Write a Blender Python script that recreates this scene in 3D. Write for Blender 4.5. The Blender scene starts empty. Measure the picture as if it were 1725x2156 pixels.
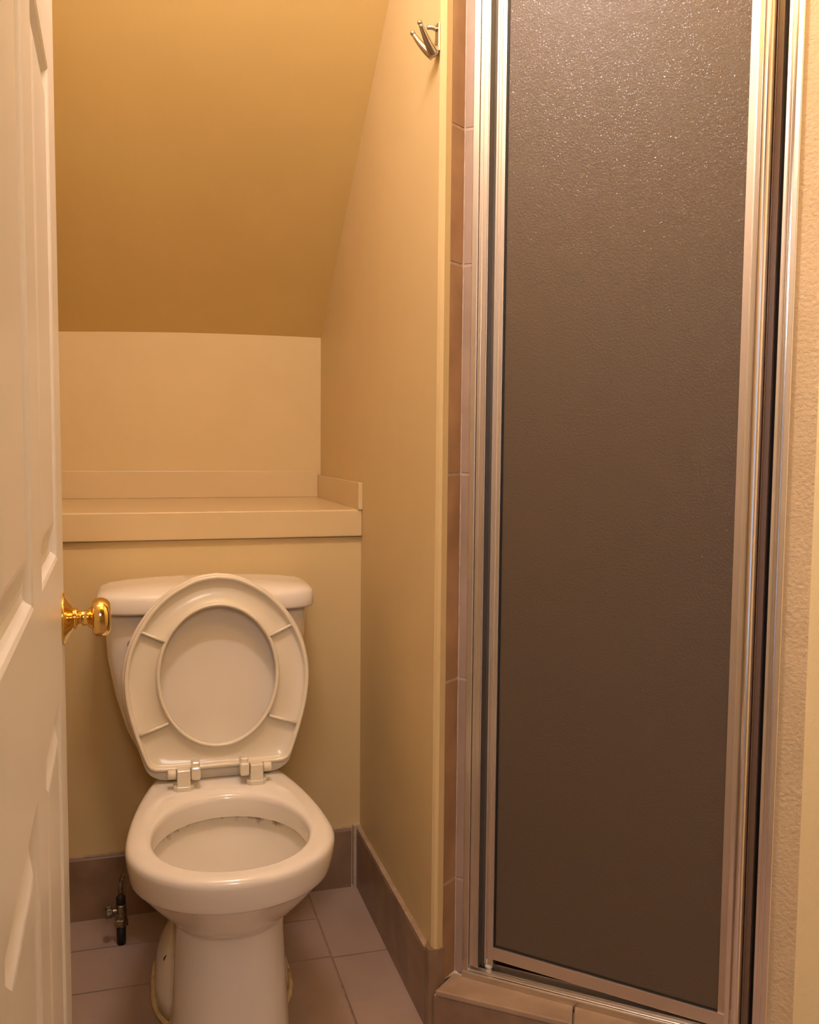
import bpy, bmesh, math, random
from mathutils import Vector, Matrix
random.seed(4)
S = bpy.context.scene
COL = S.collection
R = math.radians

# ------------------------------------------------------------------ camera
cam_d = bpy.data.cameras.new('camera'); cam = bpy.data.objects.new('camera', cam_d); COL.objects.link(cam)
S.camera = cam
F_PX, YAW, PIT, ROLL = 1947.9, 0.2841, 0.0746, 0.0083
cam_d.sensor_fit = 'HORIZONTAL'; cam_d.sensor_width = 36.0; cam_d.lens = F_PX / 1725 * 36.0
cam_d.clip_start = 0.02
fw = Vector((math.sin(YAW)*math.cos(PIT), math.cos(YAW)*math.cos(PIT), -math.sin(PIT)))
rt = Vector((math.cos(YAW), -math.sin(YAW), 0)); up = rt.cross(fw)
r2 = rt*math.cos(ROLL)+up*math.sin(ROLL); u2 = -rt*math.sin(ROLL)+up*math.cos(ROLL)
m = Matrix((r2, u2, -fw)).transposed().to_4x4(); m.translation = Vector((-0.5007, -2.1223, 1.07))
cam.matrix_world = m

# ------------------------------------------------------------------ light and exposure
S.view_settings.view_transform = 'Standard'; S.view_settings.look = 'None'
S.view_settings.gamma = 1.0; S.view_settings.use_curve_mapping = False
S.view_settings.exposure = 0.06
W = bpy.data.worlds.new('world'); S.world = W; W.use_nodes = True
bg = W.node_tree.nodes['Background']; bg.inputs[0].default_value = (0.55, 0.7, 1.0, 1); bg.inputs[1].default_value = 0.3
LAMP_COL = (1.0, 0.92, 1.02); WARM_COL = (1.0, 0.66, 0.20)
for i, x in enumerate((-0.47, -0.38, -0.29)):
    ld = bpy.data.lights.new('vanity_bulb', 'POINT'); ld.energy = 8.0; ld.color = LAMP_COL; ld.shadow_soft_size = 0.03
    lo = bpy.data.objects.new('vanity_bulb', ld); lo.location = (x, -0.98, 2.26); COL.objects.link(lo)
ld = bpy.data.lights.new('added_warm_fill', 'AREA'); ld.shape = 'RECTANGLE'; ld.size = 0.5; ld.size_y = 0.14; ld.energy = 7; ld.color = WARM_COL  # added warm fill above the doorway, lifts the sloped ceiling and upper walls
lo = bpy.data.objects.new('added_warm_fill', ld); lo.location = (-0.15, -1.60, 2.22); lo.rotation_euler = (R(90+32), 0, 0); COL.objects.link(lo)
ld = bpy.data.lights.new('daylight', 'AREA'); ld.shape = 'RECTANGLE'; ld.size = 0.5; ld.size_y = 1.85; ld.energy = 4.0; ld.color = (0.62, 0.74, 1.0)
lo = bpy.data.objects.new('daylight', ld); lo.location = (-1.05, -3.36, 0.98); lo.rotation_euler = (R(90), 0, 0); COL.objects.link(lo)

ld = bpy.data.lights.new('added_hall_fill', 'AREA'); ld.shape = 'DISK'; ld.size = 0.45; ld.energy = 8.5; ld.color = (1.0, 0.84, 0.76)  # added front fill from the hall, brightens toilet front and right-hand walls
lo = bpy.data.objects.new('added_hall_fill', ld); lo.location = (-0.46, -2.85, 1.72)
lo.rotation_euler = (Vector((0.1, -0.4, 0.6))-Vector(lo.location)).to_track_quat('-Z', 'Y').to_euler(); COL.objects.link(lo)

# ------------------------------------------------------------------ materials
def new_mat(name, base, rough=0.5, metal=0.0, spec=0.5, coat=0.0):
    mt = bpy.data.materials.new(name); mt.use_nodes = True
    b = mt.node_tree.nodes['Principled BSDF']
    b.inputs['Base Color'].default_value = (*base, 1); b.inputs['Roughness'].default_value = rough
    b.inputs['Metallic'].default_value = metal; b.inputs['Specular IOR Level'].default_value = spec
    b.inputs['Coat Weight'].default_value = coat
    return mt, mt.node_tree, b
def N(nt, typ, **kw):
    n = nt.nodes.new(typ)
    for k, v in kw.items():
        if k in n.inputs: n.inputs[k].default_value = v
        else: setattr(n, k, v)
    return n
def coords(nt, scale=(1, 1, 1), which='Object'):
    tc = nt.nodes.new('ShaderNodeTexCoord'); mp = nt.nodes.new('ShaderNodeMapping')
    mp.inputs['Scale'].default_value = scale; nt.links.new(tc.outputs[which], mp.inputs['Vector'])
    return mp.outputs['Vector']
def noise_bump(nt, b, scale, strength, dist=0.002, detail=3, stretch=(1, 1, 1)):
    n = N(nt, 'ShaderNodeTexNoise', Scale=scale, Detail=detail); nt.links.new(coords(nt, stretch), n.inputs['Vector'])
    bp = N(nt, 'ShaderNodeBump', Strength=strength, Distance=dist)
    nt.links.new(n.outputs['Fac'], bp.inputs['Height']); nt.links.new(bp.outputs['Normal'], b.inputs['Normal'])
    return n, bp
def noise_col(nt, b, c1, c2, scale, stretch=(1, 1, 1), detail=4, lo=0.35, hi=0.65):
    n = N(nt, 'ShaderNodeTexNoise', Scale=scale, Detail=detail); nt.links.new(coords(nt, stretch), n.inputs['Vector'])
    r = nt.nodes.new('ShaderNodeValToRGB'); r.color_ramp.elements[0].position = lo; r.color_ramp.elements[1].position = hi
    r.color_ramp.elements[0].color = (*c1, 1); r.color_ramp.elements[1].color = (*c2, 1)
    nt.links.new(n.outputs['Fac'], r.inputs['Fac']); nt.links.new(r.outputs['Color'], b.inputs['Base Color'])
    return n, r

WALL = (0.78, 0.545, 0.30)
M = {}
M['wall'], nt, b = new_mat('painted_plaster', WALL, 0.55, spec=0.35)
noise_col(nt, b, (0.66, 0.500, 0.255), (0.68, 0.52, 0.27), 6); noise_bump(nt, b, 260, 0.12, 0.001)
M['rough_wall'], nt, b = new_mat('rough_painted_plaster', WALL, 0.55, spec=0.35)
noise_col(nt, b, (0.64, 0.49, 0.30), (0.70, 0.54, 0.335), 9); noise_bump(nt, b, 150, 0.7, 0.004, 4)
M['lit_yellow_wall'], nt, b = new_mat('lamplit_wall_paint', (0.93, 0.72, 0.38), 0.4, spec=0.5)  # strong lamplight on the near wall, put into a lighter base colour
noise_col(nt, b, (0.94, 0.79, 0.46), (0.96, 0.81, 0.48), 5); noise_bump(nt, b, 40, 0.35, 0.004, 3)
M['ceiling'], nt, b = new_mat('painted_ceiling', (0.80, 0.55, 0.24), 0.6, spec=0.3)
noise_col(nt, b, (0.65, 0.47, 0.185), (0.67, 0.49, 0.195), 5); noise_bump(nt, b, 200, 0.1, 0.001)
M['shelf'], nt, b = new_mat('semi_gloss_trim_paint', (0.83, 0.64, 0.35), 0.32)
noise_col(nt, b, (0.66, 0.50, 0.27), (0.68, 0.52, 0.285), 7); noise_bump(nt, b, 60, 0.05, 0.001)
M['door'], nt, b = new_mat('white_door_paint', (0.86, 0.80, 0.72), 0.33)
noise_col(nt, b, (0.87, 0.85, 0.82), (0.89, 0.87, 0.84), 4)
wv = N(nt, 'ShaderNodeTexWave', Scale=75.0, Distortion=9.0, Detail=3.0); wv.bands_direction = 'X'
wv.inputs['Detail Scale'].default_value = 0.35
nt.links.new(coords(nt, (1, 1, 0.12)), wv.inputs['Vector'])
bp = N(nt, 'ShaderNodeBump', Strength=0.22, Distance=0.0008); nt.links.new(wv.outputs['Fac'], bp.inputs['Height']); nt.links.new(bp.outputs['Normal'], b.inputs['Normal'])
M['porcelain'], nt, b = new_mat('bone_porcelain', (0.80, 0.67, 0.55), 0.16, coat=0.5)
b.inputs['Coat Roughness'].default_value = 0.06
noise_col(nt, b, (0.84, 0.78, 0.70), (0.86, 0.80, 0.72), 5)
M['plastic'], nt, b = new_mat('cream_seat_plastic', (0.74, 0.60, 0.43), 0.25, coat=0.2)
noise_col(nt, b, (0.78, 0.70, 0.55), (0.80, 0.72, 0.57), 6)
M['plastic_lid'], nt, b = new_mat('cream_cover_plastic', (0.75, 0.62, 0.48), 0.3, coat=0.15)
noise_col(nt, b, (0.78, 0.70, 0.58), (0.80, 0.72, 0.60), 6)
# bowl interior with mineral stain under the rim
M['bowl_inside'], nt, b = new_mat('stained_bowl_glaze', (0.78, 0.65, 0.5), 0.15, coat=0.4)
tc = nt.nodes.new('ShaderNodeTexCoord'); sx = nt.nodes.new('ShaderNodeSeparateXYZ'); nt.links.new(tc.outputs['Object'], sx.inputs[0])
mr = N(nt, 'ShaderNodeMapRange'); mr.inputs['From Min'].default_value = 0.30; mr.inputs['From Max'].default_value = 0.356
nt.links.new(sx.outputs['Z'], mr.inputs['Value'])
ns = N(nt, 'ShaderNodeTexNoise', Scale=55.0, Detail=4.0); nt.links.new(coords(nt, (1, 1, 0.55)), ns.inputs['Vector'])
mu = N(nt, 'ShaderNodeMath', operation='MULTIPLY'); nt.links.new(mr.outputs[0], mu.inputs[0]); nt.links.new(ns.outputs['Fac'], mu.inputs[1])
rp = nt.nodes.new('ShaderNodeValToRGB'); rp.color_ramp.elements[0].position = 0.40; rp.color_ramp.elements[1].position = 0.56
rp.color_ramp.elements[0].color = (0.80, 0.73, 0.62, 1); rp.color_ramp.elements[1].color = (0.30, 0.19, 0.08, 1)
nt.links.new(mu.outputs[0], rp.inputs['Fac']); nt.links.new(rp.outputs['Color'], b.inputs['Base Color'])
M['caulk'], nt, b = new_mat('yellowed_caulk', (0.72, 0.58, 0.34), 0.5)
noise_col(nt, b, (0.6, 0.45, 0.22), (0.78, 0.65, 0.42), 40); noise_bump(nt, b, 80, 0.5, 0.004)
M['caulk_w'], nt, b = new_mat('old_white_caulk', (0.75, 0.66, 0.56), 0.5)
noise_col(nt, b, (0.45, 0.34, 0.24), (0.85, 0.76, 0.66), 90); noise_bump(nt, b, 120, 0.6, 0.004)
M['brass'], nt, b = new_mat('polished_brass', (0.86, 0.60, 0.20), 0.09, metal=1.0)
noise_bump(nt, b, 30, 0.02, 0.001)
M['chrome'], nt, b = new_mat('chrome', (0.52, 0.48, 0.44), 0.12, metal=1.0)
noise_col(nt, b, (0.50, 0.46, 0.42), (0.54, 0.50, 0.46), 30)
M['dull_metal'], nt, b = new_mat('tarnished_metal', (0.30, 0.26, 0.20), 0.4, metal=1.0)
noise_col(nt, b, (0.12, 0.10, 0.07), (0.42, 0.38, 0.3), 120)
M['gap_dark'], nt, b = new_mat('grey_gap_shade', (0.10, 0.085, 0.07), 0.35)
noise_bump(nt, b, 100, 0.1, 0.001)
M['black'], nt, b = new_mat('black_rubber_and_gap', (0.012, 0.01, 0.009), 0.5)
noise_bump(nt, b, 100, 0.1, 0.001)
M['tile_reflection'], nt, b = new_mat('brown_reflection', (0.20, 0.12, 0.075), 0.3)
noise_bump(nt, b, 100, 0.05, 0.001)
def alu(name, base, rough):
    mt, nt, b = new_mat(name, base, rough, metal=1.0)
    n, r = noise_col(nt, b, tuple(c*0.97 for c in base), base, 60, (1, 1, 0.01), 2)
    noise_bump(nt, b, 200, 0.02, 0.0004, 2, (1, 1, 0.01))
    return mt
M['alu'] = alu('brushed_aluminium', (0.72, 0.67, 0.62), 0.32)
M['alu_bright'] = alu('polished_aluminium', (0.86, 0.82, 0.80), 0.17)
M['alu_matte'] = alu('blurred_stile_aluminium', (0.60, 0.52, 0.44), 0.5)
M['alu_dark'] = alu('shadowed_channel_aluminium', (0.30, 0.27, 0.24), 0.35)
# tiles
def tile_mat(name, c1, c2, rough=0.35, bump=0.15, scale=14):
    mt, nt, b = new_mat(name, c1, rough)
    noise_col(nt, b, c1, c2, scale, detail=6, lo=0.3, hi=0.7); noise_bump(nt, b, 90, bump, 0.0015, 5)
    return mt
M['tile'] = tile_mat('brown_ceramic_tile', (0.20, 0.125, 0.075), (0.31, 0.20, 0.125))
M['tile_edge'] = tile_mat('brown_tile_side', (0.30, 0.17, 0.085), (0.42, 0.25, 0.13), 0.4)
M['tile_grey'] = tile_mat('brown_grey_tile', (0.36, 0.26, 0.20), (0.42, 0.31, 0.245), 0.35)
M['tile_tan'] = tile_mat('tan_ceramic_tile', (0.34, 0.235, 0.155), (0.47, 0.335, 0.225), 0.3)
M['grout'] = tile_mat('grout', (0.42, 0.32, 0.25), (0.56, 0.44, 0.35), 0.8, 0.4, 60)
M['tile_cap'] = tile_mat('bullnose_tile_edge', (0.33, 0.23, 0.15), (0.46, 0.34, 0.24), 0.5, 0.5, 50)
M['floor_tile'] = tile_mat('rose_beige_floor_tile', (0.35, 0.255, 0.215), (0.42, 0.31, 0.26), 0.42, 0.1, 7)
M['floor_grout'] = tile_mat('floor_grout', (0.26, 0.17, 0.115), (0.38, 0.26, 0.19), 0.8, 0.3, 60)
M['shower_tile'], nt, b = new_mat('shower_wall_tile', (0.30, 0.2, 0.13), 0.35)
br = N(nt, 'ShaderNodeTexBrick', Scale=1.0); br.offset = 0
br.inputs['Color1'].default_value = (0.30, 0.20, 0.13, 1); br.inputs['Color2'].default_value = (0.34, 0.23, 0.15, 1); br.inputs['Mortar'].default_value = (0.42, 0.32, 0.25, 1)
br.inputs['Mortar Size'].default_value = 0.004; br.inputs['Brick Width'].default_value = 0.305; br.inputs['Row Height'].default_value = 0.305
nt.links.new(coords(nt), br.inputs['Vector']); nt.links.new(br.outputs['Color'], b.inputs['Base Color'])
# obscure bronze glass
mt = bpy.data.materials.new('obscure_bronze_glass'); mt.use_nodes = True; nt = mt.node_tree
for n in list(nt.nodes): nt.nodes.remove(n)
out = nt.nodes.new('ShaderNodeOutputMaterial')
gl = nt.nodes.new('ShaderNodeBsdfPrincipled')
gl.inputs['Base Color'].default_value = (0.185, 0.132, 0.088, 1); gl.inputs['Roughness'].default_value = 0.5
gl.inputs['Transmission Weight'].default_value = 0.45; gl.inputs['IOR'].default_value = 1.5
gl.inputs['Specular IOR Level'].default_value = 0.25
n1 = N(nt, 'ShaderNodeTexNoise', Scale=330.0, Detail=2.0); nt.links.new(coords(nt), n1.inputs['Vector'])
bp = N(nt, 'ShaderNodeBump', Strength=0.35, Distance=0.0015); nt.links.new(n1.outputs['Fac'], bp.inputs['Height'])
nt.links.new(bp.outputs['Normal'], gl.inputs['Normal'])
gs = nt.nodes.new('ShaderNodeBsdfGlossy'); gs.inputs['Roughness'].default_value = 0.07; gs.inputs['Color'].default_value = (1, 1, 1, 1)
bp2 = N(nt, 'ShaderNodeBump', Strength=0.9, Distance=0.002); n2 = N(nt, 'ShaderNodeTexNoise', Scale=300.0, Detail=1.0); nt.links.new(coords(nt), n2.inputs['Vector'])
nt.links.new(n2.outputs['Fac'], bp2.inputs['Height']); nt.links.new(bp2.outputs['Normal'], gs.inputs['Normal'])
mx = nt.nodes.new('ShaderNodeMixShader'); mx.inputs[0].default_value = 0.02
nt.links.new(gl.outputs[0], mx.inputs[1]); nt.links.new(gs.outputs[0], mx.inputs[2]); nt.links.new(mx.outputs[0], out.inputs[0])
M['glass'] = mt

# ------------------------------------------------------------------ helpers
def link(name, me, mats, parent=None, smooth=False, bevel=0, sub=0, seg=2):
    o = bpy.data.objects.new(name, me); COL.objects.link(o)
    for mm in (mats if isinstance(mats, (list, tuple)) else [mats]): me.materials.append(M[mm] if isinstance(mm, str) else mm)
    if parent: o.parent = parent
    bm = bmesh.new(); bm.from_mesh(me); bmesh.ops.recalc_face_normals(bm, faces=bm.faces); bm.to_mesh(me); bm.free()
    if smooth:
        for p in me.polygons: p.use_smooth = True
    if bevel:
        md = o.modifiers.new('bevel', 'BEVEL'); md.width = bevel; md.segments = seg; md.limit_method = 'ANGLE'; md.angle_limit = R(35)
    if sub:
        md = o.modifiers.new('sub', 'SUBSURF'); md.levels = sub; md.render_levels = sub
    return o
def mesh(name, vs, fs):
    me = bpy.data.meshes.new(name); me.from_pydata([tuple(v) for v in vs], [], fs); me.update(); return me
class B:
    def __init__(s): s.v = []; s.f = []; s.mi = []
    def add(s, vs, fs, mi=0):
        k = len(s.v); s.v += [tuple(v) for v in vs]; s.f += [tuple(i+k for i in f) for f in fs]; s.mi += [mi]*len(fs)
    def box(s, x0, x1, y0, y1, z0, z1, mi=0):
        s.prism([(x0, y0), (x1, y0), (x1, y1), (x0, y1)], z0, z1, mi)
    def prism(s, poly, z0, z1, mi=0):       # z0/z1 may be numbers or functions of (x, y)
        n = len(poly); g = lambda z, p: z(*p) if callable(z) else z
        vs = [(p[0], p[1], g(z0, p)) for p in poly]+[(p[0], p[1], g(z1, p)) for p in poly]
        fs = [tuple(range(n))[::-1], tuple(range(n, 2*n))]+[(i, (i+1) % n, n+(i+1) % n, n+i) for i in range(n)]
        s.add(vs, fs, mi)
    def loft(s, rings, cap0=True, cap1=True, mi=0, closed=False):
        n = len(rings[0]); vs = [p for r in rings for p in r]; fs = []
        m_ = len(rings)
        for j in range(m_ if closed else m_-1):
            j2 = (j+1) % m_
            for i in range(n):
                i2 = (i+1) % n; fs.append((j*n+i, j*n+i2, j2*n+i2, j2*n+i))
        if not closed:
            if cap0: fs.append(tuple(range(n))[::-1])
            if cap1: fs.append(tuple(range((m_-1)*n, m_*n)))
        s.add(vs, fs, mi)
    def lathe(s, prof, origin, axis, n=48, mi=0):     # prof: (height along axis, radius)
        ax = Vector(axis).normalized(); a1 = ax.orthogonal().normalized(); a2 = ax.cross(a1); o = Vector(origin)
        rings = [[o+ax*h+(a1*math.cos(2*math.pi*i/n)+a2*math.sin(2*math.pi*i/n))*max(r, 1e-5) for i in range(n)] for h, r in prof]
        s.loft(rings, mi=mi)
    def tube(s, pts, rad, n=14, mi=0):
        pts = [Vector(p) for p in pts]; rings = []
        prev = None
        for i, p in enumerate(pts):
            d = (pts[min(i+1, len(pts)-1)]-pts[max(i-1, 0)]).normalized()
            a1 = d.orthogonal().normalized() if prev is None else (prev-d*prev.dot(d)).normalized()
            prev = a1; a2 = d.cross(a1); r = rad[i] if isinstance(rad, (list, tuple)) else rad
            rings.append([p+(a1*math.cos(2*math.pi*k/n)+a2*math.sin(2*math.pi*k/n))*r for k in range(n)])
        s.loft(rings, mi=mi)
    def build(s, name, mats, parent=None, **kw):
        me = mesh(name, s.v, s.f); o = link(name, me, mats, parent, **kw)
        if any(s.mi):
            for p, k in zip(me.polygons, s.mi): p.material_index = k
        return o
def smooth_pts(pts, k=8):
    P = [Vector(p) for p in pts]; out_ = []
    for i in range(len(P)-1):
        p0, p1, p2, p3 = P[max(i-1, 0)], P[i], P[i+1], P[min(i+2, len(P)-1)]
        for j in range(k):
            t = j/k; out_.append(0.5*((2*p1)+(p2-p0)*t+(2*p0-5*p1+4*p2-p3)*t*t+(3*p1-p0-3*p2+p3)*t**3))
    out_.append(P[-1]); return out_
def structure(o, label=None):
    o['kind'] = 'structure'
    return o
def tag(o, label, cat, group=None):
    o['label'] = label; o['category'] = cat
    if group: o['group'] = group
    return o
def thing(name, label, cat, loc=(0, 0, 0), rz=0):
    o = bpy.data.objects.new(name, None); COL.objects.link(o); o.location = loc; o.rotation_euler = (0, 0, rz); o.empty_display_size = 0.05
    return tag(o, label, cat)

# ------------------------------------------------------------------ room shell
XL, YF, H = -0.76, -1.66, 2.40          # left wall, doorway wall, flat ceiling height
ZK, YK = 1.366, 0.51                    # top of the knee wall behind the ledge
SX, SY = 0.078, -0.565                  # start of the shower front; it runs at 45 degrees
C45 = math.sqrt(0.5)
def SH(s, v): return (SX+C45*s+C45*v, SY-C45*s+C45*v)
PX, PY = SH(0.556, 0.0)

# floor : grout bed and individual tile pattern kept in one mesh
fl = B()
fl.box(-1.7, 1.5, -3.42, 0.0, -0.05, -0.0025, 0)
g = 0.0022
ys = [-0.002, -0.137, -0.297, -0.602, -0.907, -1.212, -1.517, -1.822, -2.127, -2.432, -2.737, -3.042, -3.347]
ysr = [-0.002, -0.302, -0.607, -0.912, -1.217, -1.522, -1.827, -2.132, -2.437, -2.742, -3.047, -3.347]
xs_ = [-1.66, -1.355, -1.05, -0.745, -0.44, -0.130, 0.175, 0.48, 0.785, 1.09, 1.395]
for i in range(len(xs_)-1):
    yy = ys if xs_[i+1] <= -0.12 else ysr
    for j in range(len(yy)-1):
        tilt = random.uniform(-0.0003, 0.0003)
        fl.prism([(xs_[i]+g, yy[j+1]+g), (xs_[i+1]-g, yy[j+1]+g), (xs_[i+1]-g, yy[j]-g), (xs_[i]+g, yy[j]-g)], -0.004, 0.0+tilt, 1)
structure(fl.build('floor', ['floor_grout', 'floor_tile']))

w = B(); w.box(XL-0.1, XL, YF, YK+0.1, 0, H+0.1); structure(w.build('wall_left', 'wall'))
w = B(); w.box(XL, 0.0, 0.0, 0.1, 0, 0.848)                                   # front of the boxed ledge
w.box(XL, 0.0, YK, YK+0.1, 0.80, 1.45); structure(w.build('wall_back', 'wall'))
# partition between toilet niche and shower
w = B()
bx_, by_ = SH(-0.037, -0.040)
w.prism([(0, YK+0.1), (0, -0.570), (0.0035, -0.5765), (0.010, -0.577), (bx_, by_), (0.062, -0.515), (0.095, -0.44), (0.095, YK+0.1)][::-1], 0, H+0.02)
structure(w.build('wall_right', ['rough_wall'], bevel=0.0))
bpy.data.objects['wall_right'].data.materials[0] = M['wall']
# wall past the shower
w = B()
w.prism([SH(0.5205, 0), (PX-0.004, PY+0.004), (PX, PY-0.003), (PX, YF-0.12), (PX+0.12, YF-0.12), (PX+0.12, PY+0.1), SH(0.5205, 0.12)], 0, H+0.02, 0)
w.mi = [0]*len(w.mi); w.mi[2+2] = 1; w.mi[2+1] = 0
wn = w.build('wall_right_near', ['rough_wall', 'lit_yellow_wall']); structure(wn)
# shower recess
w = B(); w.box(0.095, 1.05, 0.20, 0.30, 0, H); structure(w.build('wall_shower_back', 'shower_tile'))
w = B(); w.box(0.95, 1.05, -0.90, 0.20, 0, H); structure(w.build('wall_shower_side', 'shower_tile'))
w = B(); w.box(PX+0.12, 1.05, -1.0, -0.90, 0, H); structure(w.build('wall_shower_near', 'shower_tile'))
# doorway wall and hall
w = B(); w.box(XL-0.9, -0.615, YF-0.10, YF, 0, H); w.box(0.22, 1.5, YF-0.10, YF, 0, H); w.box(-0.615, 0.22, YF-0.10, YF, 2.06, H)
structure(w.build('wall_front', 'wall'))
w = B(); w.box(-1.7, -1.6, -3.5, YF-0.1, 0, H); structure(w.build('wall_hall_left', 'wall'))
w = B(); w.box(1.4, 1.5, -3.5, YF-0.1, 0, H); structure(w.build('wall_hall_right', 'wall'))
w = B(); w.box(-1.6, -1.34, -3.5, -3.4, 0, H); w.box(-0.76, 1.4, -3.5, -3.4, 0, H); w.box(-1.34, -0.76, -3.5, -3.4, 1.96, H)
structure(w.build('wall_hall_back', 'wall'))
# ceilings
YC = YK-(H-ZK)/0.815
w = B()
n = 14; rows = []
for i in range(n+1):
    x = XL+(0.0-XL)*i/n; t = i/n
    sag = 0.006*math.sin(math.pi*t)-0.014*(1-t)
    rows.append(x); zz = ZK+sag
    w.v += [(x, YK+0.03, zz-0.024), (x, YC, H), (x, YK+0.03, zz+0.08), (x, YC, H+0.08)]
for i in range(n):
    a, c = 4*i, 4*i+4
    for f_ in ((a, a+1, c+1, c), (a+2, c+2, c+3, a+3)): w.f.append(f_); w.mi.append(0)
w.f += [(0, 2, 3, 1), (4*n, 4*n+1, 4*n+3, 4*n+2)]; w.mi += [0, 0]
structure(w.build('ceiling', 'ceiling'))
w = B(); w.box(XL-0.1, 0.0, -3.5, YC, H, H+0.08); w.box(0.0, 1.5, -3.5, 0.3, H, H+0.08); w.box(-1.7, XL-0.1, -3.5, YF, H, H+0.08)
structure(w.build('ceiling_flat', 'ceiling'))
# hall window frame
w = B(); w.box(-1.34, -0.76, -3.47, -3.42, 1.92, 1.96); w.box(-1.34, -0.76, -3.47, -3.42, 0.0, 0.04); w.box(-1.34, -1.30, -3.47, -3.42, 0.04, 1.92); w.box(-0.80, -0.76, -3.47, -3.42, 0.04, 1.92)
structure(w.build('window_1', 'door'))

# baseboards : brown tiles with a bullnosed, paler top edge
def baseboard(name, p0, p1, nrm, seams, h=0.145, th=0.011):
    d = (Vector(p1)-Vector(p0)); L = d.length; d.normalize(); nv = Vector(nrm); b_ = B()
    cuts = [0]+seams+[L]
    for a_, c_ in zip(cuts[:-1], cuts[1:]):
        a1, c1 = a_+0.0012, c_-0.0012
        q = []
        for (o_, z_) in ((0, 0), (th, 0), (th, h-0.006), (th-0.002, h-0.002), (th-0.005, h), (0, h)):
            q.append((o_, z_))
        rings = []
        for tt in (a1, c1):
            rings.append([(Vector(p0)+d*tt+nv*o_).to_tuple()[:2]+(z_,) for o_, z_ in q])
        b_.loft(rings)
    pa = Vector(p0); pb = Vector(p1)
    b_.prism([(pa.x, pa.y), (pb.x, pb.y), (pb+nv*(th-0.003)).to_tuple()[:2], (pa+nv*(th-0.003)).to_tuple()[:2]], 0, h-0.004, 1)
    b_.prism([(pa.x, pa.y), (pb.x, pb.y), (pb+nv*(th-0.001)).to_tuple()[:2], (pa+nv*(th-0.001)).to_tuple()[:2]], h-0.002, h+0.0015, 2)
    return b_.build(name, ['tile', 'grout', 'tile_cap'])
structure(baseboard('baseboard_back', (XL, 0, 0), (-0.022, 0, 0), (0, -1, 0), [0.22, 0.525]))
structure(baseboard('baseboard_right', (0, -0.004, 0), (0, -0.566, 0), (-1, 0, 0), [0.26]))
w = B(); w.box(-0.018, 0, -0.0125, 0, 0, 0.150); structure(w.build('baseboard_corner', 'grout'))

# tiles around the end of the partition (bullnose return), stacked along the jamb
w = B()
zc = [0.072, 0.256, 0.52, 0.785, 1.05, 1.315, 1.58, 1.85, 2.2]
zc = [0.078, 0.262, 0.640, 1.015, 1.385, 1.62, 1.99, 2.36]
for z0, z1 in zip(zc[:-1], zc[1:]):
    w.prism([SH(-0.0365, -0.0405), SH(-0.0315, -0.0035), SH(-0.0305, 0.045), SH(-0.06, 0.03)], z0+0.002, z1-0.002, 0)
    w.prism([SH(-0.0295, -0.0005), SH(0.002, -0.0005), SH(0.002, 0.075), SH(-0.0295, 0.05)], z0+0.002, z1-0.002, 1)
w.prism([SH(-0.0375, -0.0395), SH(-0.033, -0.0025), SH(-0.03, 0.0005), SH(0.0, 0.0005), SH(0.0, 0.07), SH(-0.06, 0.03)], 0.075, 2.36, 2)
structure(w.build('trim_1', ['tile_edge', 'tile_grey', 'grout'], bevel=0.0012))
# brown tile return below the painted end of the partition
w = B(); ax_, ay_ = -0.002, -0.579
w.prism([(ax_-0.008, -0.566), (ax_-0.006, ay_-0.004), (0.010, -0.5825), (bx_+0.003, by_-0.003), (bx_+0.006, by_+0.01), (0.0, -0.55)], 0.0, lambda x, y: 0.152-0.35*max(0, x-0.004))
structure(w.build('trim_2', 'tile', bevel=0.0006))

# ------------------------------------------------------------------ ledge over the toilet
sh = thing('wall_shelf', 'cream painted built-in ledge above the toilet tank, low lip at back and right', 'shelf', (-0.38, 0.0, 0.848))
def kid(o, par): o.parent = par; o.matrix_parent_inverse = Matrix.Translation(-Vector(par.location)); return o
w = B(); w.prism([(XL, -0.014), (0, -0.012), (0, YK), (XL, YK)], 0.850, lambda x, y: 0.913, 0)
kid(w.build('shelf_board', 'shelf', bevel=0.003), sh)
w = B(); w.box(XL, -0.0105, YK-0.012, YK, 0.913, 0.988); kid(w.build('back_lip', 'shelf', bevel=0.0015), sh)
w = B(); w.box(-0.0105, 0.0, -0.016, YK, 0.9125, 0.976); kid(w.build('side_lip', 'shelf', bevel=0.0015), sh)

# ------------------------------------------------------------------ interior door
AZ = R(-1.5)
dd = Vector((math.sin(AZ), math.cos(AZ), 0)); dn = Vector((dd.y, -dd.x, 0))
edge = Vector((-0.601, -0.832, 0))+dd*0.034
DW, DH = 0.86, 2.03
door = thing('interior_door', 'cream white six-panel door standing open along the left', 'door', edge)
xc = [0, 0.123, 0.386, 0.482, 0.745, DW]; zc = [0.012, 0.235, 0.758, 0.925, 1.507, 1.60, 1.895, DH]
w = B()
def DP(x, o_, z): v_ = -dd*x+dn*o_; return (v_.x, v_.y, z)
for side, off in ((1, 0.0), (-1, -0.035)):
    for i in range(5):
        for j in range(7):
            x0, x1, z0, z1 = xc[i], xc[i+1], zc[j], zc[j+1]
            if i in (1, 3) and j in (1, 3, 5):
                rings = []
                for ins, dep in ((0, 0), (0.004, 0.0015), (0.010, 0.0075), (0.017, 0.0085), (0.022, 0.0085), (0.046, 0.0015), (0.050, 0.001)):
                    rings.append([DP(a_, off-side*dep, c_) for a_, c_ in ((x0+ins, z0+ins), (x1-ins, z0+ins), (x1-ins, z1-ins), (x0+ins, z1-ins))])
                w.loft(rings, cap0=False, cap1=True)
            else:
                w.add([DP(x0, off, z0), DP(x1, off, z0), DP(x1, off, z1), DP(x0, off, z1)], [(0, 1, 2, 3)])
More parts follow.
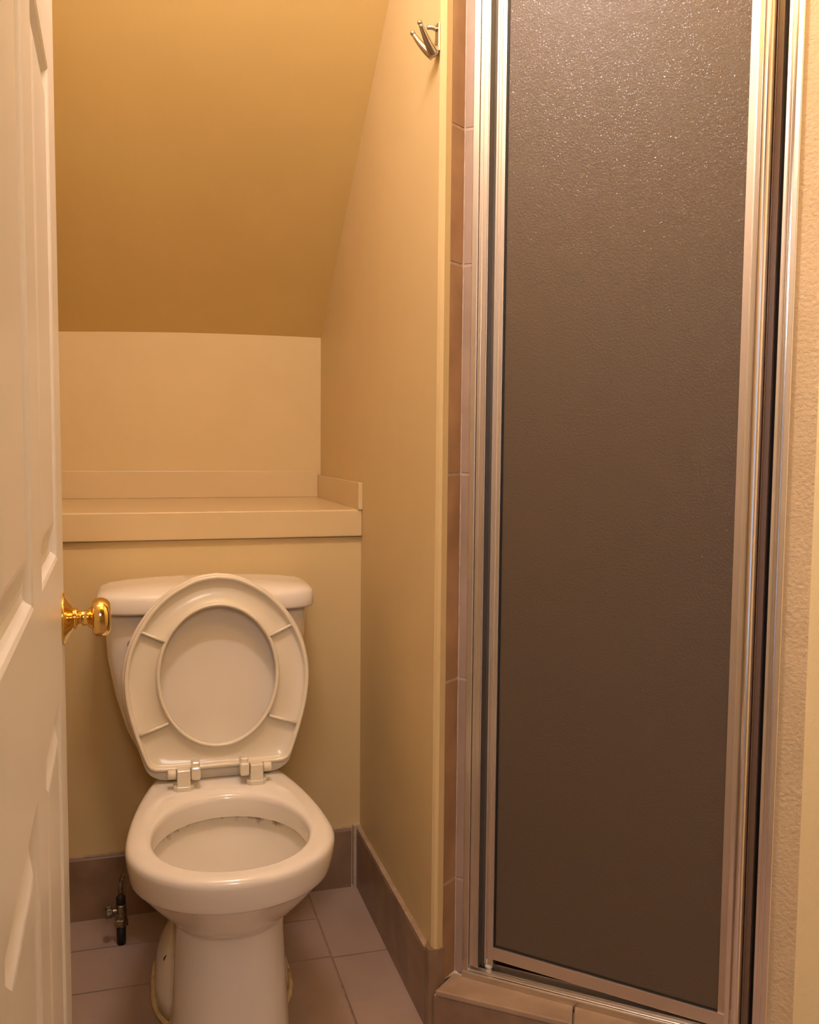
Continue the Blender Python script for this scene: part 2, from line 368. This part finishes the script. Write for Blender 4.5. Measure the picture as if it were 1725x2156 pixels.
for (xa, za, xb, zb) in ((0, zc[0], 0, DH), (DW, zc[0], DW, DH)):
    w.add([DP(xa, 0, za), DP(xa, -0.035, za), DP(xb, -0.035, zb), DP(xb, 0, zb)], [(0, 1, 2, 3)])
for z_ in (zc[0], DH): w.add([DP(0, 0, z_), DP(DW, 0, z_), DP(DW, -0.035, z_), DP(0, -0.035, z_)], [(0, 1, 2, 3)])
leaf = w.build('door_leaf', 'door', door)
bm = bmesh.new(); bm.from_mesh(leaf.data); bmesh.ops.remove_doubles(bm, verts=bm.verts, dist=1e-5); bmesh.ops.recalc_face_normals(bm, faces=bm.faces); bm.to_mesh(leaf.data); bm.free()
KZ = 0.834; ko = Vector(DP(0.034, 0, KZ))
w = B(); w.lathe([(-0.001, 0.0345), (0.0025, 0.0345), (0.0035, 0.0325), (0.0055, 0.0285), (0.0085, 0.0225), (0.0115, 0.0175), (0.0135, 0.0150)], ko, dn, 64)
w.build('rosette', 'brass', door, smooth=True)
w = B(); w.lathe([(0.0125, 0.0125), (0.0130, 0.0140), (0.0180, 0.0140), (0.0190, 0.0125), (0.0195, 0.0104), (0.0310, 0.0104), (0.0325, 0.0125), (0.0345, 0.0140), (0.0365, 0.0150), (0.0370, 0.0200), (0.0385, 0.0232),
                  (0.0420, 0.0254), (0.0470, 0.0262), (0.0520, 0.0256), (0.0560, 0.0238), (0.0590, 0.0205), (0.0605, 0.0170), (0.0610, 0.0100), (0.0612, 0.001)], ko, dn, 64)
w.build('knob', 'brass', door, smooth=True)

# ------------------------------------------------------------------ toilet
TX = -0.357
toilet = thing('toilet', 'bone two-piece toilet with its seat and cover raised, below the ledge', 'toilet', (TX, -0.35, 0))
def egg(wd, yf, yb, yw, z, pf=2.0, pb=2.0, n=72, cx=0.0):
    pts = []
    for i in range(n):
        th = 2*math.pi*i/n; c, s_ = math.cos(th), math.sin(th); p = pb if s_ > 0 else pf; L = (yb-yw) if s_ > 0 else (yw-yf)
        pts.append((cx+wd*math.copysign(abs(c)**(2/p), c), 0.35+yw+L*math.copysign(abs(s_)**(2/p), s_), z))
    return pts
w = B()
outer = []
sec = [  # z, w, yf, yb, yw, pf, pb
 (0.000, 0.106, -0.615, -0.13, -0.50, 2.5, 2.6), (0.020, 0.105, -0.612, -0.13, -0.50, 2.5, 2.6), (0.080, 0.101, -0.606, -0.13, -0.50, 2.5, 2.6),
 (0.150, 0.097, -0.602, -0.13, -0.50, 2.5, 2.5), (0.215, 0.094, -0.604, -0.13, -0.50, 2.4, 2.3), (0.236, 0.094, -0.610, -0.12, -0.51, 2.3, 2.2),
 (0.243, 0.0955, -0.614, -0.11, -0.51, 2.2, 2.1), (0.262, 0.108, -0.640, -0.10, -0.52, 2.1, 2.0), (0.290, 0.132, -0.672, -0.10, -0.53, 2.05, 1.9),
 (0.315, 0.149, -0.695, -0.09, -0.545, 2.05, 1.8), (0.3335, 0.1610, -0.7105, -0.08, -0.555, 2.05, 1.75), (0.3375, 0.1640, -0.7150, -0.08, -0.555, 2.05, 1.72), (0.3400, 0.1672, -0.7195, -0.08, -0.556, 2.05, 1.72), (0.3425, 0.1684, -0.7210, -0.08, -0.557, 2.05, 1.72),
 (0.350, 0.1700, -0.7240, -0.08, -0.558, 2.05, 1.72), (0.368, 0.1735, -0.7300, -0.08, -0.56, 2.05, 1.70), (0.384, 0.1755, -0.7345, -0.08, -0.56, 2.05, 1.70), (0.3915, 0.1752, -0.7345, -0.08, -0.56, 2.05, 1.70),
 (0.3965, 0.1725, -0.7320, -0.081, -0.56, 2.05, 1.70), (0.3995, 0.1680, -0.7275, -0.085, -0.56, 2.05, 1.72), (0.4005, 0.1610, -0.7205, -0.095, -0.56, 2.05, 1.75), (0.4008, 0.152, -0.713, -0.12, -0.56, 2.05, 1.8),
 (0.4005, 0.142, -0.705, -0.20, -0.555, 2.05, 2.0)]
for z, wd, yf, yb, yw, pf, pb in sec: outer.append(egg(wd, yf, yb, yw, z, pf, pb))
w.loft(outer, cap1=False)
inn = [(0.4005, 0.142, -0.705, -0.20, -0.555, 2.05, 2.0), (0.4000, 0.1375, -0.704, -0.372, -0.553, 2.05, 2.05), (0.396, 0.1335, -0.700, -0.377, -0.552, 2.05, 2.05), (0.388, 0.1325, -0.697, -0.380, -0.55, 2.05, 2.05),
 (0.362, 0.134, -0.693, -0.377, -0.54, 2.05, 2.05), (0.355, 0.1345, -0.692, -0.376, -0.54, 2.05, 2.05)]
w.loft([egg(wd, yf, yb, yw, z, pf, pb) for z, wd, yf, yb, yw, pf, pb in inn], cap0=False, cap1=False)
inn2 = [(0.355, 0.1345, -0.692, -0.376, -0.54, 2.05, 2.05), (0.3545, 0.146, -0.704, -0.364, -0.54, 2.05, 2.05), (0.345, 0.147, -0.705, -0.362, -0.54, 2.05, 2.05), (0.31, 0.131, -0.680, -0.378, -0.53, 2, 2), (0.27, 0.108, -0.645, -0.392, -0.52, 2, 2),
 (0.235, 0.082, -0.60, -0.405, -0.50, 2, 2), (0.205, 0.055, -0.55, -0.42, -0.49, 2, 2), (0.195, 0.03, -0.52, -0.45, -0.485, 2, 2)]
w.loft([egg(wd, yf, yb, yw, z, pf, pb) for z, wd, yf, yb, yw, pf, pb in inn2], cap0=False, cap1=True, mi=1)
# foot flange
fo = [(0.0, 0.128, -0.485, -0.12, -0.33, 2.6, 2.6), (0.035, 0.127, -0.48, -0.12, -0.33, 2.6, 2.6), (0.060, 0.122, -0.468, -0.125, -0.33, 2.5, 2.5), (0.080, 0.113, -0.45, -0.13, -0.33, 2.4, 2.4), (0.094, 0.100, -0.43, -0.14, -0.33, 2.2, 2.2), (0.102, 0.080, -0.40, -0.16, -0.33, 2, 2)]
w.loft([egg(wd, yf, yb, yw, z, pf, pb, cx=-0.001) for z, wd, yf, yb, yw, pf, pb in fo])
w.build('bowl', ['porcelain', 'bowl_inside'], toilet, smooth=True)
# bolt hole on the foot, seen beside the pedestal
w = B(); w.lathe([(0, 0.008), (0.0012, 0.008), (0.002, 0.006)], (-0.105, -0.012, 0.0825), (-0.5, -0.35, 0.8), 20); w.build('bolt_hole', 'black', toilet, smooth=True)
w = B()
ring = egg(0.131, -0.49, -0.115, -0.33, 0.003, 2.6, 2.6, n=90)
w.tube([(p[0]+random.uniform(-.0008, .0008), p[1]+random.uniform(-.0008, .0008), p[2]) for p in ring]+[ring[0]], 0.0055, 8)
w.build('caulk_bead', 'caulk', toilet, smooth=True)
# shelf under the tank
w = B(); w.loft([egg(a, yf, yb, yw, z, 4, 4) for z, a, yf, yb, yw in ((0.36, 0.09, -0.28, -0.04, -0.15), (0.398, 0.105, -0.285, -0.04, -0.15), (0.412, 0.10, -0.24, -0.04, -0.15))])
w.build('tank_platform', 'porcelain', toilet, smooth=True)
# tank
TC = -0.010
def rect(wd, yf, yb, z, p=6, bow=0.0, n=96, cx=TC):
    pts = []; yc, L = (yf+yb)/2, (yb-yf)/2
    for i in range(n):
        th = 2*math.pi*i/n; c, s_ = math.cos(th), math.sin(th)
        x = wd*math.copysign(abs(c)**(2/p), c); y = yc+L*math.copysign(abs(s_)**(2/p), s_)
        if s_ < 0: y -= bow*(1-(x/wd)**2)
        pts.append((cx+x, 0.35+y, z))
    return pts
tk = [(0.412, 0.120, -0.185, -0.04), (0.418, 0.135, -0.192, -0.035), (0.440, 0.153, -0.198, -0.03), (0.475, 0.169, -0.201, -0.025), (0.545, 0.189, -0.205, -0.022), (0.62, 0.202, -0.208, -0.02), (0.70, 0.208, -0.210, -0.02), (0.724, 0.209, -0.210, -0.02)]
w = B(); w.loft([rect(a, yf+0.01, yb, z, 5, 0.010) for z, a, yf, yb in tk])
w.build('tank', 'porcelain', toilet, smooth=True)
ld_ = [(0.722, 0.216, 0.004), (0.7225, 0.2225, 0.001), (0.727, 0.2245, 0), (0.750, 0.2235, 0), (0.758, 0.2205, 0.003), (0.7635, 0.213, 0.009), (0.767, 0.199, 0.020), (0.771, 0.165, 0.034), (0.774, 0.12, 0.052), (0.7765, 0.05, 0.075)]
w = B(); w.loft([rect(a, -0.218+i_, -0.012-i_*0.5, z, 5.5, 0.013) for z, a, i_ in ld_])
w.build('tank_lid', 'porcelain', toilet, smooth=True)
w = B(); w.lathe([(0, 0.012), (0.004, 0.012), (0.008, 0.008), (0.016, 0.008)], (TC-0.150, 0.35-0.203, 0.66), (0, -1, 0), 20)
w.tube([(TC-0.150, 0.35-0.217, 0.66), (TC-0.10, 0.35-0.220, 0.656), (TC-0.075, 0.35-0.220, 0.652)], [0.006, 0.005, 0.006]); w.build('flush_lever', 'chrome', toilet, smooth=True)

# seat and cover, standing up and leaning back on the tank
T_ = Vector((0, 0.045, 0.40)).normalized(); NF = Vector((1, 0, 0)).cross(T_)          # NF points to the viewer
if NF.y > 0: NF = -NF
SO = Vector((0.002, 0.35-0.300, 0.410))
def SP(x, u, h): return SO+Vector((x, 0, 0))+T_*u+NF*h
half = [(0, .3965), (.036, .3915), (.068, .378), (.100, .3575), (.130, .328), (.152, .295), (.168, .262), (.177, .228), (.1805, .195), (.178, .158), (.171, .122), (.160, .084), (.149, .052), (.142, .034), (.136, .024), (.126, .019), (.110, .0175), (.055, .0165), (0, .0165)]
halfc = [(0, .4000), (.036, .3950), (.070, .381), (.103, .360), (.133, .330), (.156, .297), (.172, .263), (.181, .228), (.1845, .195), (.182, .158), (.175, .122), (.164, .084), (.152, .048), (.145, .026), (.137, .010), (.124, .001), (.106, -.005), (.055, -.007), (0, -.007)]
def closed_curve(hf):
    s_ = smooth_pts([(a, c, 0) for a, c in hf], 6)
    return [(p.x, p.y) for p in s_]+[(-p.x, p.y) for p in s_[1:-1][::-1]]
def polar(curve, c0, n=144):
    res = []
    for i in range(n):
        th = math.pi/2-2*math.pi*i/n; dx, dy = math.cos(th), math.sin(th); best = None
        for k in range(len(curve)):
            x1, y1 = curve[k][0]-c0[0], curve[k][1]-c0[1]; x2, y2 = curve[(k+1) % len(curve)][0]-c0[0], curve[(k+1) % len(curve)][1]-c0[1]
            den = dx*(y2-y1)-dy*(x2-x1)
            if abs(den) < 1e-12: continue
            t = (x1*(y2-y1)-y1*(x2-x1))/den; s2 = (x1*dy-y1*dx)/den
            if t > 0 and -1e-6 <= s2 <= 1+1e-6: best = t if best is None else max(best, t)
        res.append((c0[0]+dx*best, c0[1]+dy*best))
    return res
c0 = (0, .198)
PO = polar(closed_curve(half), c0); PC = polar(closed_curve(halfc), c0)
PI_ = []
for i in range(144):
    th = math.pi/2-2*math.pi*i/144; dx, dy = math.cos(th), math.sin(th); a = 0.1125; bb = 0.1355 if dy > 0 else 0.1345
    t = 1/math.sqrt((dx/a)**2+(dy/bb)**2); PI_.append((c0[0]+dx*t, c0[1]+dy*t))
def between(d, mode, h):
    r_ = []
    for (xo, yo), (xi, yi) in zip(PO, PI_):
        D = math.hypot(xo-xi, yo-yi); t = d/D if mode == 'o' else 1-d/D
        r_.append(SP(xo+(xi-xo)*t, yo+(yi-yo)*t, h))
    return r_
w = B()
w.loft([between(0.0, 'o', -0.006), between(0.0, 'o', 0.004), between(0.0012, 'o', 0.0075), between(0.0035, 'o', 0.009), between(0.0065, 'o', 0.0085), between(0.0085, 'o', 0.006), between(0.0095, 'o', -0.001), between(0.013, 'o', -0.0035),
        between(0.0105, 'i', -0.0035), between(0.0085, 'i', -0.001), between(0.007, 'i', 0.0055), between(0.005, 'i', 0.008), between(0.0025, 'i', 0.008), between(0.0006, 'i', 0.005), between(0.0, 'i', 0.001), between(0.0, 'i', -0.004),
        between(0.004, 'i', -0.010), between(0.012, 'i', -0.0125), between(0.012, 'o', -0.0125), between(0.004, 'o', -0.010)], closed=True)
for (x1, u1), (x2, u2_) in (((-.1505, .291), (-.098, .267)), ((.1505, .293), (.098, .268)), ((-.1525, .090), (-.098, .110)), ((.1525, .092), (.098, .111))):
    d_ = Vector((x2-x1, u2_-u1)).normalized(); e_ = Vector((-d_.y, d_.x))*0.0029; q = [(x1-e_.x, u1-e_.y), (x2-e_.x, u2_-e_.y), (x2+e_.x, u2_+e_.y), (x1+e_.x, u1+e_.y)]
    ctr = ((x1+x2)/2, (u1+u2_)/2)
    q2 = [(a+(ctr[0]-a)*0.02-(a-b_)*0, c) for (a, c), b_ in zip(q, (0, 0, 0, 0))]
    e3 = e_*0.45
    q2 = [(x1-e3.x, u1-e3.y), (x2-e3.x, u2_-e3.y), (x2+e3.x, u2_+e3.y), (x1+e3.x, u1+e3.y)]
    w.loft([[SP(a, c, -0.005) for a, c in q], [SP(a, c, 0.0055) for a, c in q], [SP(a, c, 0.0075) for a, c in q2]])
seat = w.build('seat', 'plastic', toilet, smooth=True)
def ring_c(k, h, sh_=0.0): return [SP(c0[0]+(x-c0[0])*k, c0[1]+(y-c0[1])*k, h) for x, y in PC]
w = B()
w.loft([ring_c(0.02, -0.037), ring_c(0.45, -0.036), ring_c(0.68, -0.033), ring_c(0.80, -0.026), ring_c(0.855, -0.0175), ring_c(0.87, -0.0145), ring_c(0.885, -0.0138), ring_c(0.99, -0.0138), ring_c(0.998, -0.0155), ring_c(1.0, -0.018), ring_c(1.0, -0.024), ring_c(0.985, -0.0295), ring_c(0.93, -0.0340), ring_c(0.6, -0.043)])
w.build('seat_cover', 'plastic_lid', toilet, smooth=True)
for sx_ in (-1, 1):
    hx = -0.0695*sx_*-1 + 0.0
    X0 = 0.0695*sx_ - 0.0005; Y0 = 0.35-0.333
    w = B()
    w.box(X0-0.0125, X0+0.0125, Y0-0.013, Y0+0.013, 0.400, 0.441)
    k = 0.0195
    w.prism([(X0-k, Y0-0.004), (X0-0.012, Y0-0.014), (X0+0.012, Y0-0.014), (X0+k, Y0-0.004), (X0+k, Y0+0.014), (X0-k, Y0+0.014)], 0.399, 0.410)
    hg = w.build('hinge', 'plastic', toilet, bevel=0.0022, seg=3)
    w = B()
    w.lathe([(0, 0.0075), (0.0012, 0.0088), (0.014, 0.0088), (0.0155, 0.0075)], (X0+sx_*0.0140, Y0+0.002, 0.4305), (sx_, 0, 0), 28)
    w.build('hinge_pin', 'plastic', hg, smooth=True)
    w = B()
    Xa, Xb = X0-sx_*0.0140, X0-sx_*0.032
    w.box(min(Xa, Xb), max(Xa, Xb), Y0-0.011, Y0+0.012, 0.419, 0.444)
    w.box(min(Xa, Xb)+0.001, max(Xa, Xb)-0.001, Y0-0.002, Y0+0.026, 0.430, 0.452)
    w.build('hinge_lug', 'plastic', hg, bevel=0.004, seg=3)

# ------------------------------------------------------------------ supply valve
vx, vy = -0.551, -0.128
valve = thing('shutoff_valve', 'tarnished water shutoff valve rising from the floor tiles left of the toilet', 'valve', (vx, vy, 0))
w = B(); w.lathe([(0, 0.0095), (0.042, 0.0095)], (0, 0, 0), (0, 0, 1), 24); w.build('riser_pipe', 'black', valve, smooth=True)
w = B(); w.lathe([(0.040, 0.010), (0.041, 0.0148), (0.054, 0.0148), (0.056, 0.011)], (0, 0, 0), (0, 0, 1), 6)
w.lathe([(0.055, 0.0105), (0.085, 0.0105), (0.087, 0.009)], (0, 0, 0), (0, 0, 1), 24)
w.tube([(-0.008, -0.002, 0.074), (-0.020, -0.004, 0.074)], 0.005); w.build('valve_body', 'dull_metal', valve)
w = B(); w.lathe([(0.0, 0.010), (0.002, 0.0135), (0.012, 0.0135), (0.014, 0.011)], (-0.018, -0.004, 0.074), (-1, -0.25, 0), 8); w.build('valve_handle', 'dull_metal', valve, bevel=0.001)
w = B(); w.lathe([(0.087, 0.0095), (0.103, 0.0095), (0.106, 0.006)], (0, 0, 0), (0, 0, 1), 24)
w.build('coupling_nut', 'black', valve, smooth=True)
w = B(); w.tube(smooth_pts([(0, 0, 0.104), (0.0, 0, 0.13), (0.008, -0.002, 0.155), (0.030, -0.002, 0.176), (0.072, 0.012, 0.20), (0.105, 0.03, 0.26), (0.112, 0.03, 0.34), (0.105, 0.03, 0.40), (0.105, 0.03, 0.42)], 6), 0.0048); w.build('supply_hose', 'dull_metal', valve, smooth=True)

# ------------------------------------------------------------------ robe hook
hook = thing('robe_hook', 'small chrome double robe hook high on the painted partition beside the shower', 'hook', (0.0, -0.562, 1.742))
w = B(); w.prism([(-0.004, -0.009), (0, -0.010), (0, 0.010), (-0.004, 0.009)], -0.006, 0.042); w.build('back_plate', 'chrome', hook, bevel=0.0015)
w = B()
w.loft([[(-0.002, -0.010, 0.004), (-0.002, 0.010, 0.004), (-0.002, 0.010, -0.010), (-0.002, -0.010, -0.010)], [(-0.012, -0.011, 0.002), (-0.012, 0.012, 0.002), (-0.012, 0.012, -0.014), (-0.012, -0.011, -0.014)],
        [(-0.020, -0.011, 0.006), (-0.020, 0.014, 0.006), (-0.017, 0.012, -0.012), (-0.017, -0.010, -0.012)]])
w.build('hook_body', 'chrome', hook, bevel=0.003, seg=3)
for yy_ in (-0.026, 0.016):
    w = B(); q0 = Vector((-0.009, yy_*0.15, -0.010)); q1 = Vector((-0.041, yy_, 0.027))
    w.tube([q0.lerp(q1, k/12)+Vector((0, 0, -0.0035*math.sin(math.pi*k/12))) for k in range(13)], [0.0092*(1-k/12)+0.0036*k/12 for k in range(13)], 18)
    w.lathe([(-0.0045, 0.001), (-0.003, 0.0035), (0, 0.0048), (0.003, 0.0035), (0.0045, 0.001)], (-0.0415, yy_, 0.0280), (0, 0, 1), 16)
    w.build('prong', 'chrome', hook, smooth=True)
w = B(); w.tube(smooth_pts([(-0.003, 0, 0.032), (-0.010, 0.003, 0.036), (-0.018, 0.008, 0.037)], 4), 0.0040, 12); w.build('upper_peg', 'chrome', hook, smooth=True)

# ------------------------------------------------------------------ shower curb
ZT = lambda s: 0.080+0.045*s
curb = thing('shower_curb', 'brown tiled step under the shower door, pale tan tiles on top', 'curb', (SX, SY, 0))
fa = Vector((0.002, -0.586)); fdir = Vector((math.cos(R(42)), -math.sin(R(42))))
fb = fa+fdir*((PX-0.002-fa.x)/fdir.x)
def sfun(x, y): return (x-SX)*C45-(y-SY)*C45
topz = lambda x, y: ZT(sfun(x, y))
base = [tuple(fa), tuple(fb), SH(0.520, 0.0), SH(0.54, 0.075), SH(-0.03, 0.075), SH(-0.03, 0.0), (bx_, by_)]
w = B(); w.prism(base, 0, lambda x, y: topz(x, y)-0.011)
kid(w.build('curb_body', 'grout'), curb)
w = B()   # front tiles
nf = Vector((-fdir.y, fdir.x))*-1
for a_, c_ in ((0.0, 0.300), (0.303, (fb-fa).length)):
    p, q = fa+fdir*a_, fa+fdir*c_
    w.prism([tuple(p+nf*0.002), tuple(q+nf*0.002), tuple(q-nf*0.006), tuple(p-nf*0.006)][::-1], 0.002, lambda x, y: topz(x, y)-0.012)
kid(w.build('front_tile', 'tile', bevel=0.001), curb)
w = B()   # top tiles
def along(k): p = fa+fdir*k; return (p.x, p.y)
for (a_, s0), (c_, s1) in ((( 0.004, -0.028), (0.258, 0.192)), ((0.261, 0.195), (0.6, 0.5))):
    e_ = nf*0.003
    p, q = fa+fdir*a_+e_, fa+fdir*c_+e_
    if c_ > 0.5: q = fb+e_-fdir*0.004; s1 = 0.516
    w.prism([tuple(p), tuple(q), SH(s1, 0.03), SH(s0, 0.03)], lambda x, y: topz(x, y)-0.010, topz)
kid(w.build('top_tile', 'tile_tan', bevel=0.002), curb)
# white caulk at the left end of the curb
w = B(); p0 = Vector((*SH(-0.046, -0.048), 0.078)); p1 = Vector((*SH(-0.030, -0.002), 0.078)); p2 = Vector((*SH(-0.012, -0.006), 0.078))
pts = [p0.lerp(p1, k/10)+Vector((random.uniform(-.001, .001), random.uniform(-.001, .001), 0)) for k in range(11)]+[p1.lerp(p2, k/4) for k in range(1, 5)]
w.tube(pts, [0.0035+random.uniform(-0.0012, 0.0012) for _ in pts], 8); kid(w.build('caulk_bead', 'caulk_w', smooth=True), curb)

# shower floor
w = B(); w.prism([SH(-0.03, 0.075), SH(0.54, 0.075), (0.95, -0.9), (0.95, 0.2), (0.1, 0.2)], 0.0, 0.03); structure(w.build('floor_shower', 'tile'))

# ------------------------------------------------------------------ shower enclosure (frame and pivot door)
enc = thing('shower_enclosure', 'aluminium framed pivot shower door with brown obscure glass across the corner', 'shower door', (SX, SY, 0.078), R(-45))
def bar(prof, z0, z1, name, mat, par=enc, z0b=None, **kw):     # prof in (s, v); local z from the curb top
    w = B(); w.prism(prof, z0, z1); return w.build(name, mat, par, **kw)
TOPZ = 1.86
# left: wall channel, jamb
bar([(-0.012, -0.006), (-0.0005, -0.006), (-0.0005, -0.002), (-0.0005, 0.026), (-0.012, 0.026)], 0.0, TOPZ, 'wall_channel', 'alu', bevel=0.0008)
w = B()
w.prism([(0.0002, -0.003), (0.0060, -0.003), (0.0066, -0.0022), (0.0072, -0.003), (0.0150, -0.003), (0.0158, -0.0018), (0.0164, -0.005), (0.0185, -0.005), (0.0185, 0.014), (0.029, 0.014), (0.029, 0.028), (0.0002, 0.028)], 0.024, TOPZ)
w.build('jamb', 'alu', enc, bevel=0.0005)
bar([(0.4918, 0.019), (0.4984, 0.019), (0.4984, 0.0235), (0.4918, 0.0235)], 0.018, TOPZ, 'gap_shade', 'black')  # black strip, the darkness of the open gap put into colour
bar([(0.0187, 0.0125), (0.0288, 0.0125), (0.0288, 0.0142), (0.0187, 0.0142)], 0.02, TOPZ, 'gap_shade', 'gap_dark')  # shade of the recess between jamb and stile, as a dark grey strip
# sill track
prof = [(-0.010, -0.004), (-0.010, 0.0135), (-0.0085, 0.016), (-0.003, 0.0165), (-0.0022, 0.019), (-0.0005, 0.019), (0.0003, 0.0165), (0.004, 0.0165), (0.0048, 0.021), (0.0068, 0.021), (0.0076, 0.013), (0.018, 0.013), (0.019, 0.026), (0.022, 0.026), (0.022, -0.004)]
w = B(); w.loft([[(s_, v_, z_+0.05*s_-0.002) for v_, z_ in prof] for s_ in (-0.012, 0.5205)]); w.build('sill_track', 'alu', enc, bevel=0.0005)
w = B(); w.box(-0.012, 0.5205, -0.006, 0.03, TOPZ, TOPZ+0.035); w.build('header', 'alu', enc, bevel=0.001)
# right jamb (after the gap)
bar([(0.4940, 0.024), (0.4985, 0.024), (0.4985, -0.004), (0.5035, -0.0055), (0.5040, -0.0035), (0.5065, -0.0035), (0.5070, -0.005), (0.5092, -0.005), (0.5098, -0.0035), (0.5120, -0.006), (0.5190, -0.0075), (0.5205, -0.006), (0.5205, 0.03), (0.494, 0.03)], 0.018, TOPZ, 'jamb', 'alu_bright', bevel=0.0004)
# pivot door
z0d, z1d = 0.045, TOPZ-0.012
w = B()
w.prism([(0.0290, 0.001), (0.0325, 0.001), (0.0330, 0.003), (0.0350, 0.003), (0.0356, 0.0005), (0.0385, 0.0005), (0.0390, 0.0018), (0.0460, 0.0018), (0.0462, 0.018), (0.029, 0.018)], z0d-0.012, z1d)
w.prism([(0.0460, 0.0015), (0.4580, 0.0015), (0.4580, 0.018), (0.0460, 0.018)], z0d, z0d+0.0235)
w.prism([(0.0460, 0.0015), (0.4580, 0.0015), (0.4580, 0.018), (0.0460, 0.018)], z1d-0.024, z1d)
frame = w.build('door_frame', 'alu', enc, bevel=0.0004)
# latch side stile: flat fillet, polished half round pull, strip with a brown reflection in its colour
w = B()
cv = [(0.4625+0.0185*(0.5-0.5*math.cos(math.pi*k/14)), 0.001-0.013*math.sin(math.pi*k/14)) for k in range(15)]
w.prism([(0.4545, 0.0008), (0.4570, 0.0), (0.4620, 0.0)]+cv+[(0.4815, 0.018), (0.4545, 0.018)], z0d-0.006, z1d)
w2 = B(); w2.prism([(0.4440, 0.0045), (0.4545, 0.0030), (0.4545, 0.0075), (0.4440, 0.0075)], z0d+0.0235, z1d-0.024)  # added strip for the stile's bright blur along the glass edge
w2.build('stile_blur_strip', 'alu_matte', frame)
st = w.build('pull_stile', 'alu_bright', frame, bevel=0.0)
w = B(); w.prism([(0.4816, -0.003), (0.4830, -0.0035), (0.4835, 0.003), (0.4905, 0.004), (0.4915, 0.001), (0.4917, 0.018), (0.4816, 0.018)], z0d-0.006, z1d)  # brown tile mirrored in the metal, coloured onto a separate strip
w.build('reflection_strip', 'tile_reflection', frame)
w = B(); w.prism([(0.0455, 0.0075), (0.4560, 0.0075), (0.4560, 0.0125), (0.0455, 0.0125)], z0d+0.020, z1d-0.020); w.build('glass_pane', 'glass', frame)
w = B()
w.prism([(0.0455, 0.0055), (0.0485, 0.0055), (0.0485, 0.0074), (0.0455, 0.0074)], z0d+0.02, z1d-0.02)
w.prism([(0.0455, 0.0055), (0.4560, 0.0055), (0.4560, 0.0074), (0.0455, 0.0074)], z0d+0.0205, z0d+0.0255)
w.build('glazing_bead', 'black', frame)
w = B(); w.lathe([(0.006, 0.005), (0.012, 0.0065), (0.016, 0.004), (0.018, 0.0075), (0.022, 0.0075), (0.024, 0.005), (0.034, 0.005)], (0.036, 0.007, 0.008), (0, 0, 1), 20); w.build('pivot_pin', 'plastic', frame, smooth=True)
